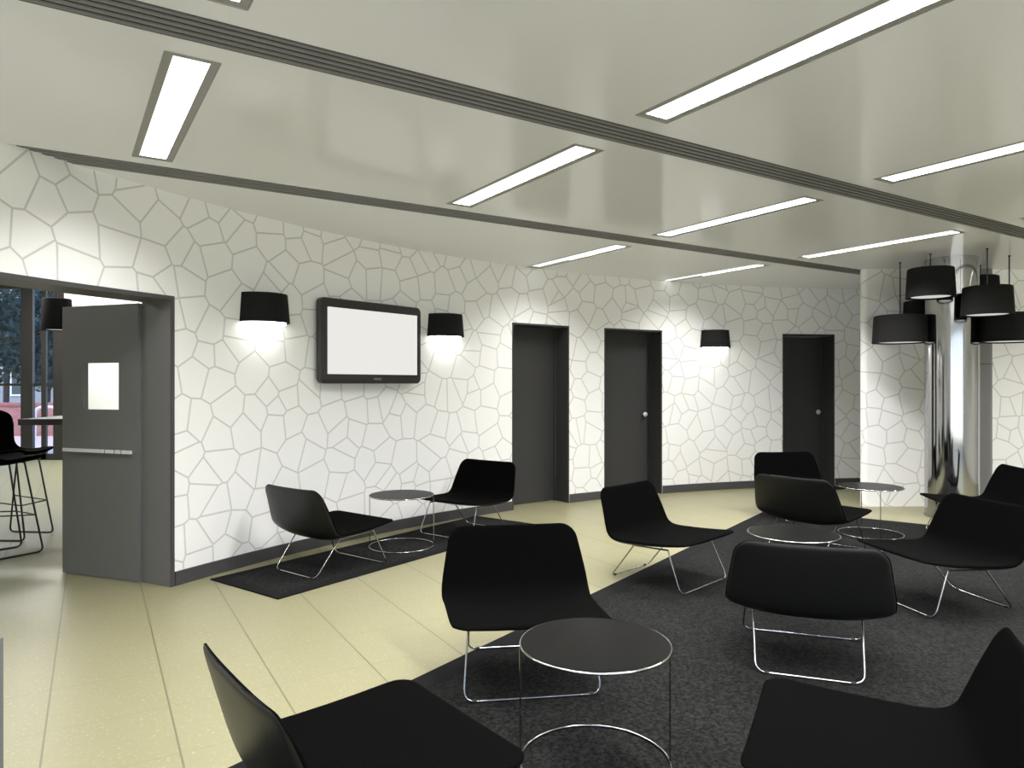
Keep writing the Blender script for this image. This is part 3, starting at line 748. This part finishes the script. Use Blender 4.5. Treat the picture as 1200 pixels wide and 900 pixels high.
# ------------------------------------------------------------------ outdoors beyond the window
b = MB(); b.box(-40, 10, 13.46, 60, -0.12, -0.02); o = b.build('terrace_paving', M['pave']); o['kind'] = 'structure'
D = empty('brick_wall', (-17, 19.7, -0.02)); tag(D, 'low red brick garden wall outside the window', 'wall')
b = MB(); b.box(-12, 12, 0, 0.3, 0, 0.84); b.build('brickwork', M['brick'], D)
b = MB(); b.box(-12, 12, -0.04, 0.34, 0.8405, 0.92); b.build('coping', M['cap'], D)
def tree(name, x, y, h, cr, cz, m, label, n=1500, lo=0.6):
    rnd = random.Random(hash(label) % 1000 if False else int(x*7+y*13))
    D = empty(name, (x, y, -0.02)); tag(D, label, 'tree')
    t_ = MB(); t_.tube([(0, 0, 0), (0.05, 0.02, h*0.35), (-0.04, 0, h*0.7), (0.02, 0, h*0.92)], 0.13, 8)
    for k in range(5):
        a = k*1.3; t_.tube([(0, 0, h*(0.35+0.08*k)), (cr*0.5*math.cos(a), cr*0.5*math.sin(a), h*(0.5+0.09*k))], 0.04, 6)
    t_.build('trunk', M['bark'], D, smooth=True)
    f = MB()
    for k in range(n):
        u = rnd.random()**0.4; a = rnd.random()*2*PI; cz_ = rnd.uniform(-1, 1); q = math.sqrt(1-cz_*cz_)
        p = Vector((cr*u*q*math.cos(a), cr*u*q*math.sin(a), cz+cz_*u*(h-lo)*0.52))
        d1 = Vector((rnd.uniform(-1, 1), rnd.uniform(-1, 1), rnd.uniform(-1, 0.6))).normalized(); d2 = d1.orthogonal().normalized()
        s_ = rnd.uniform(0.09, 0.19); f.quad([p-d1*s_, p+d2*s_*0.4, p+d1*s_, p-d2*s_*0.4])
    f.build('foliage', m, D)
tree('leafy_tree', -18.2, 22.9, 5.8, 2.3, 3.35, M['leaf'], 'dark leafy tree beyond the brick wall, seen through the left pane', 6500)
tree('leafy_tree', -17.7, 27.0, 5.4, 1.5, 3.6, M['leafb'], 'blue-green tree with drooping leaves seen through the narrow panes', 4200)
tree('leafy_tree', -23.5, 33.0, 8.0, 3.4, 5.4, M['leafb'], 'tall blue-green tree farther back behind the dark tree', 2600)
tree('leafy_tree', -16.4, 33.0, 8.5, 3.2, 6.0, M['leaf'], 'tall dark tree in front of the pale house', 2400)
D = empty('pale_house', (-22, 38, -0.02)); tag(D, 'pale rendered house far beyond the garden wall', 'house')
b = MB(); b.box(-9, 9, 0, 6, 0, 3.4); b.build('house_wall', M['house'], D)
b = MB(); b.ext([(-9.5, -0.6), (9.5, -0.6), (9.5, 6.6), (-9.5, 6.6)], 3.401, 3.5); b.quad([(-9.5, -0.6, 3.5), (9.5, -0.6, 3.5), (8, 3, 5.2), (-8, 3, 5.2)]); b.quad([(-9.5, 6.6, 3.5), (9.5, 6.6, 3.5), (8, 3, 5.2), (-8, 3, 5.2)])
b.quad([(-9.5, -0.6, 3.5), (-9.5, 6.6, 3.5), (-8, 3, 5.2)]); b.quad([(9.5, -0.6, 3.5), (9.5, 6.6, 3.5), (8, 3, 5.2)])
b.build('roof', M['roof'], D)
for x in (-7, -4.2, -1.4, 1.4, 4.2, 7):
    b = MB(); b.box(x-0.6, x+0.6, -0.05, 0.02, 0.8, 2.4); w_ = b.build('window_frame', M['white'], D)
    b = MB(); b.box(x-0.5, x+0.5, -0.07, -0.051, 0.9, 2.3); b.build('pane', M['hglass'], w_)
b = MB(); b.tube(arcpts([(-11.62, 17.3, -0.02), (-11.60, 17.3, 0.86), (-11.05, 17.3, 0.86), (-11.03, 17.3, -0.02)], 0.2, 8), 0.035, 10)
tag(b.build('hoop_rail', M['white'], smooth=True, auto=80), 'white bent-tube hoop rail on the terrace outside the window', 'rail')

# ------------------------------------------------------------------ light, world, view
sun = bpy.data.lights.new('sun', 'SUN'); sun.energy = 3.2; sun.angle = R(0.6); sun.color = (1.0, 0.95, 0.88)
so = bpy.data.objects.new('sun', sun); COL.objects.link(so); so.rotation_euler = Vector((0.62, 0.42, -0.66)).to_track_quat('-Z', 'Y').to_euler()
w = bpy.data.worlds.new('World'); S.world = w; w.use_nodes = True
nt = w.node_tree; bg = nt.nodes['Background']
tc = nt.nodes.new('ShaderNodeTexCoord'); sp = nt.nodes.new('ShaderNodeSeparateXYZ'); nt.links.new(tc.outputs['Generated'], sp.inputs[0])
rp = nt.nodes.new('ShaderNodeValToRGB'); rp.color_ramp.elements[0].position = 0.48; rp.color_ramp.elements[0].color = (1.0, 0.98, 0.95, 1)
rp.color_ramp.elements[1].position = 0.72; rp.color_ramp.elements[1].color = (0.35, 0.55, 0.95, 1)
el = rp.color_ramp.elements.new(0.52); el.color = (0.75, 0.82, 0.95, 1)
mr = nt.nodes.new('ShaderNodeMapRange'); mr.inputs[1].default_value = -1; nt.links.new(sp.outputs[2], mr.inputs[0]); nt.links.new(mr.outputs[0], rp.inputs[0])
nt.links.new(rp.outputs[0], bg.inputs[0]); bg.inputs[1].default_value = 2.6
S.view_settings.view_transform = 'Standard'; S.view_settings.look = 'None'; S.view_settings.exposure = 0.60; S.view_settings.gamma = 1.0; S.view_settings.use_curve_mapping = False
S.cycles.use_denoising = True
S.cycles.max_bounces = 10; S.cycles.diffuse_bounces = 6; S.cycles.glossy_bounces = 5; S.cycles.transparent_max_bounces = 12
S.cycles.sample_clamp_indirect = 6.0; S.cycles.caustics_reflective = False; S.cycles.caustics_refractive = False
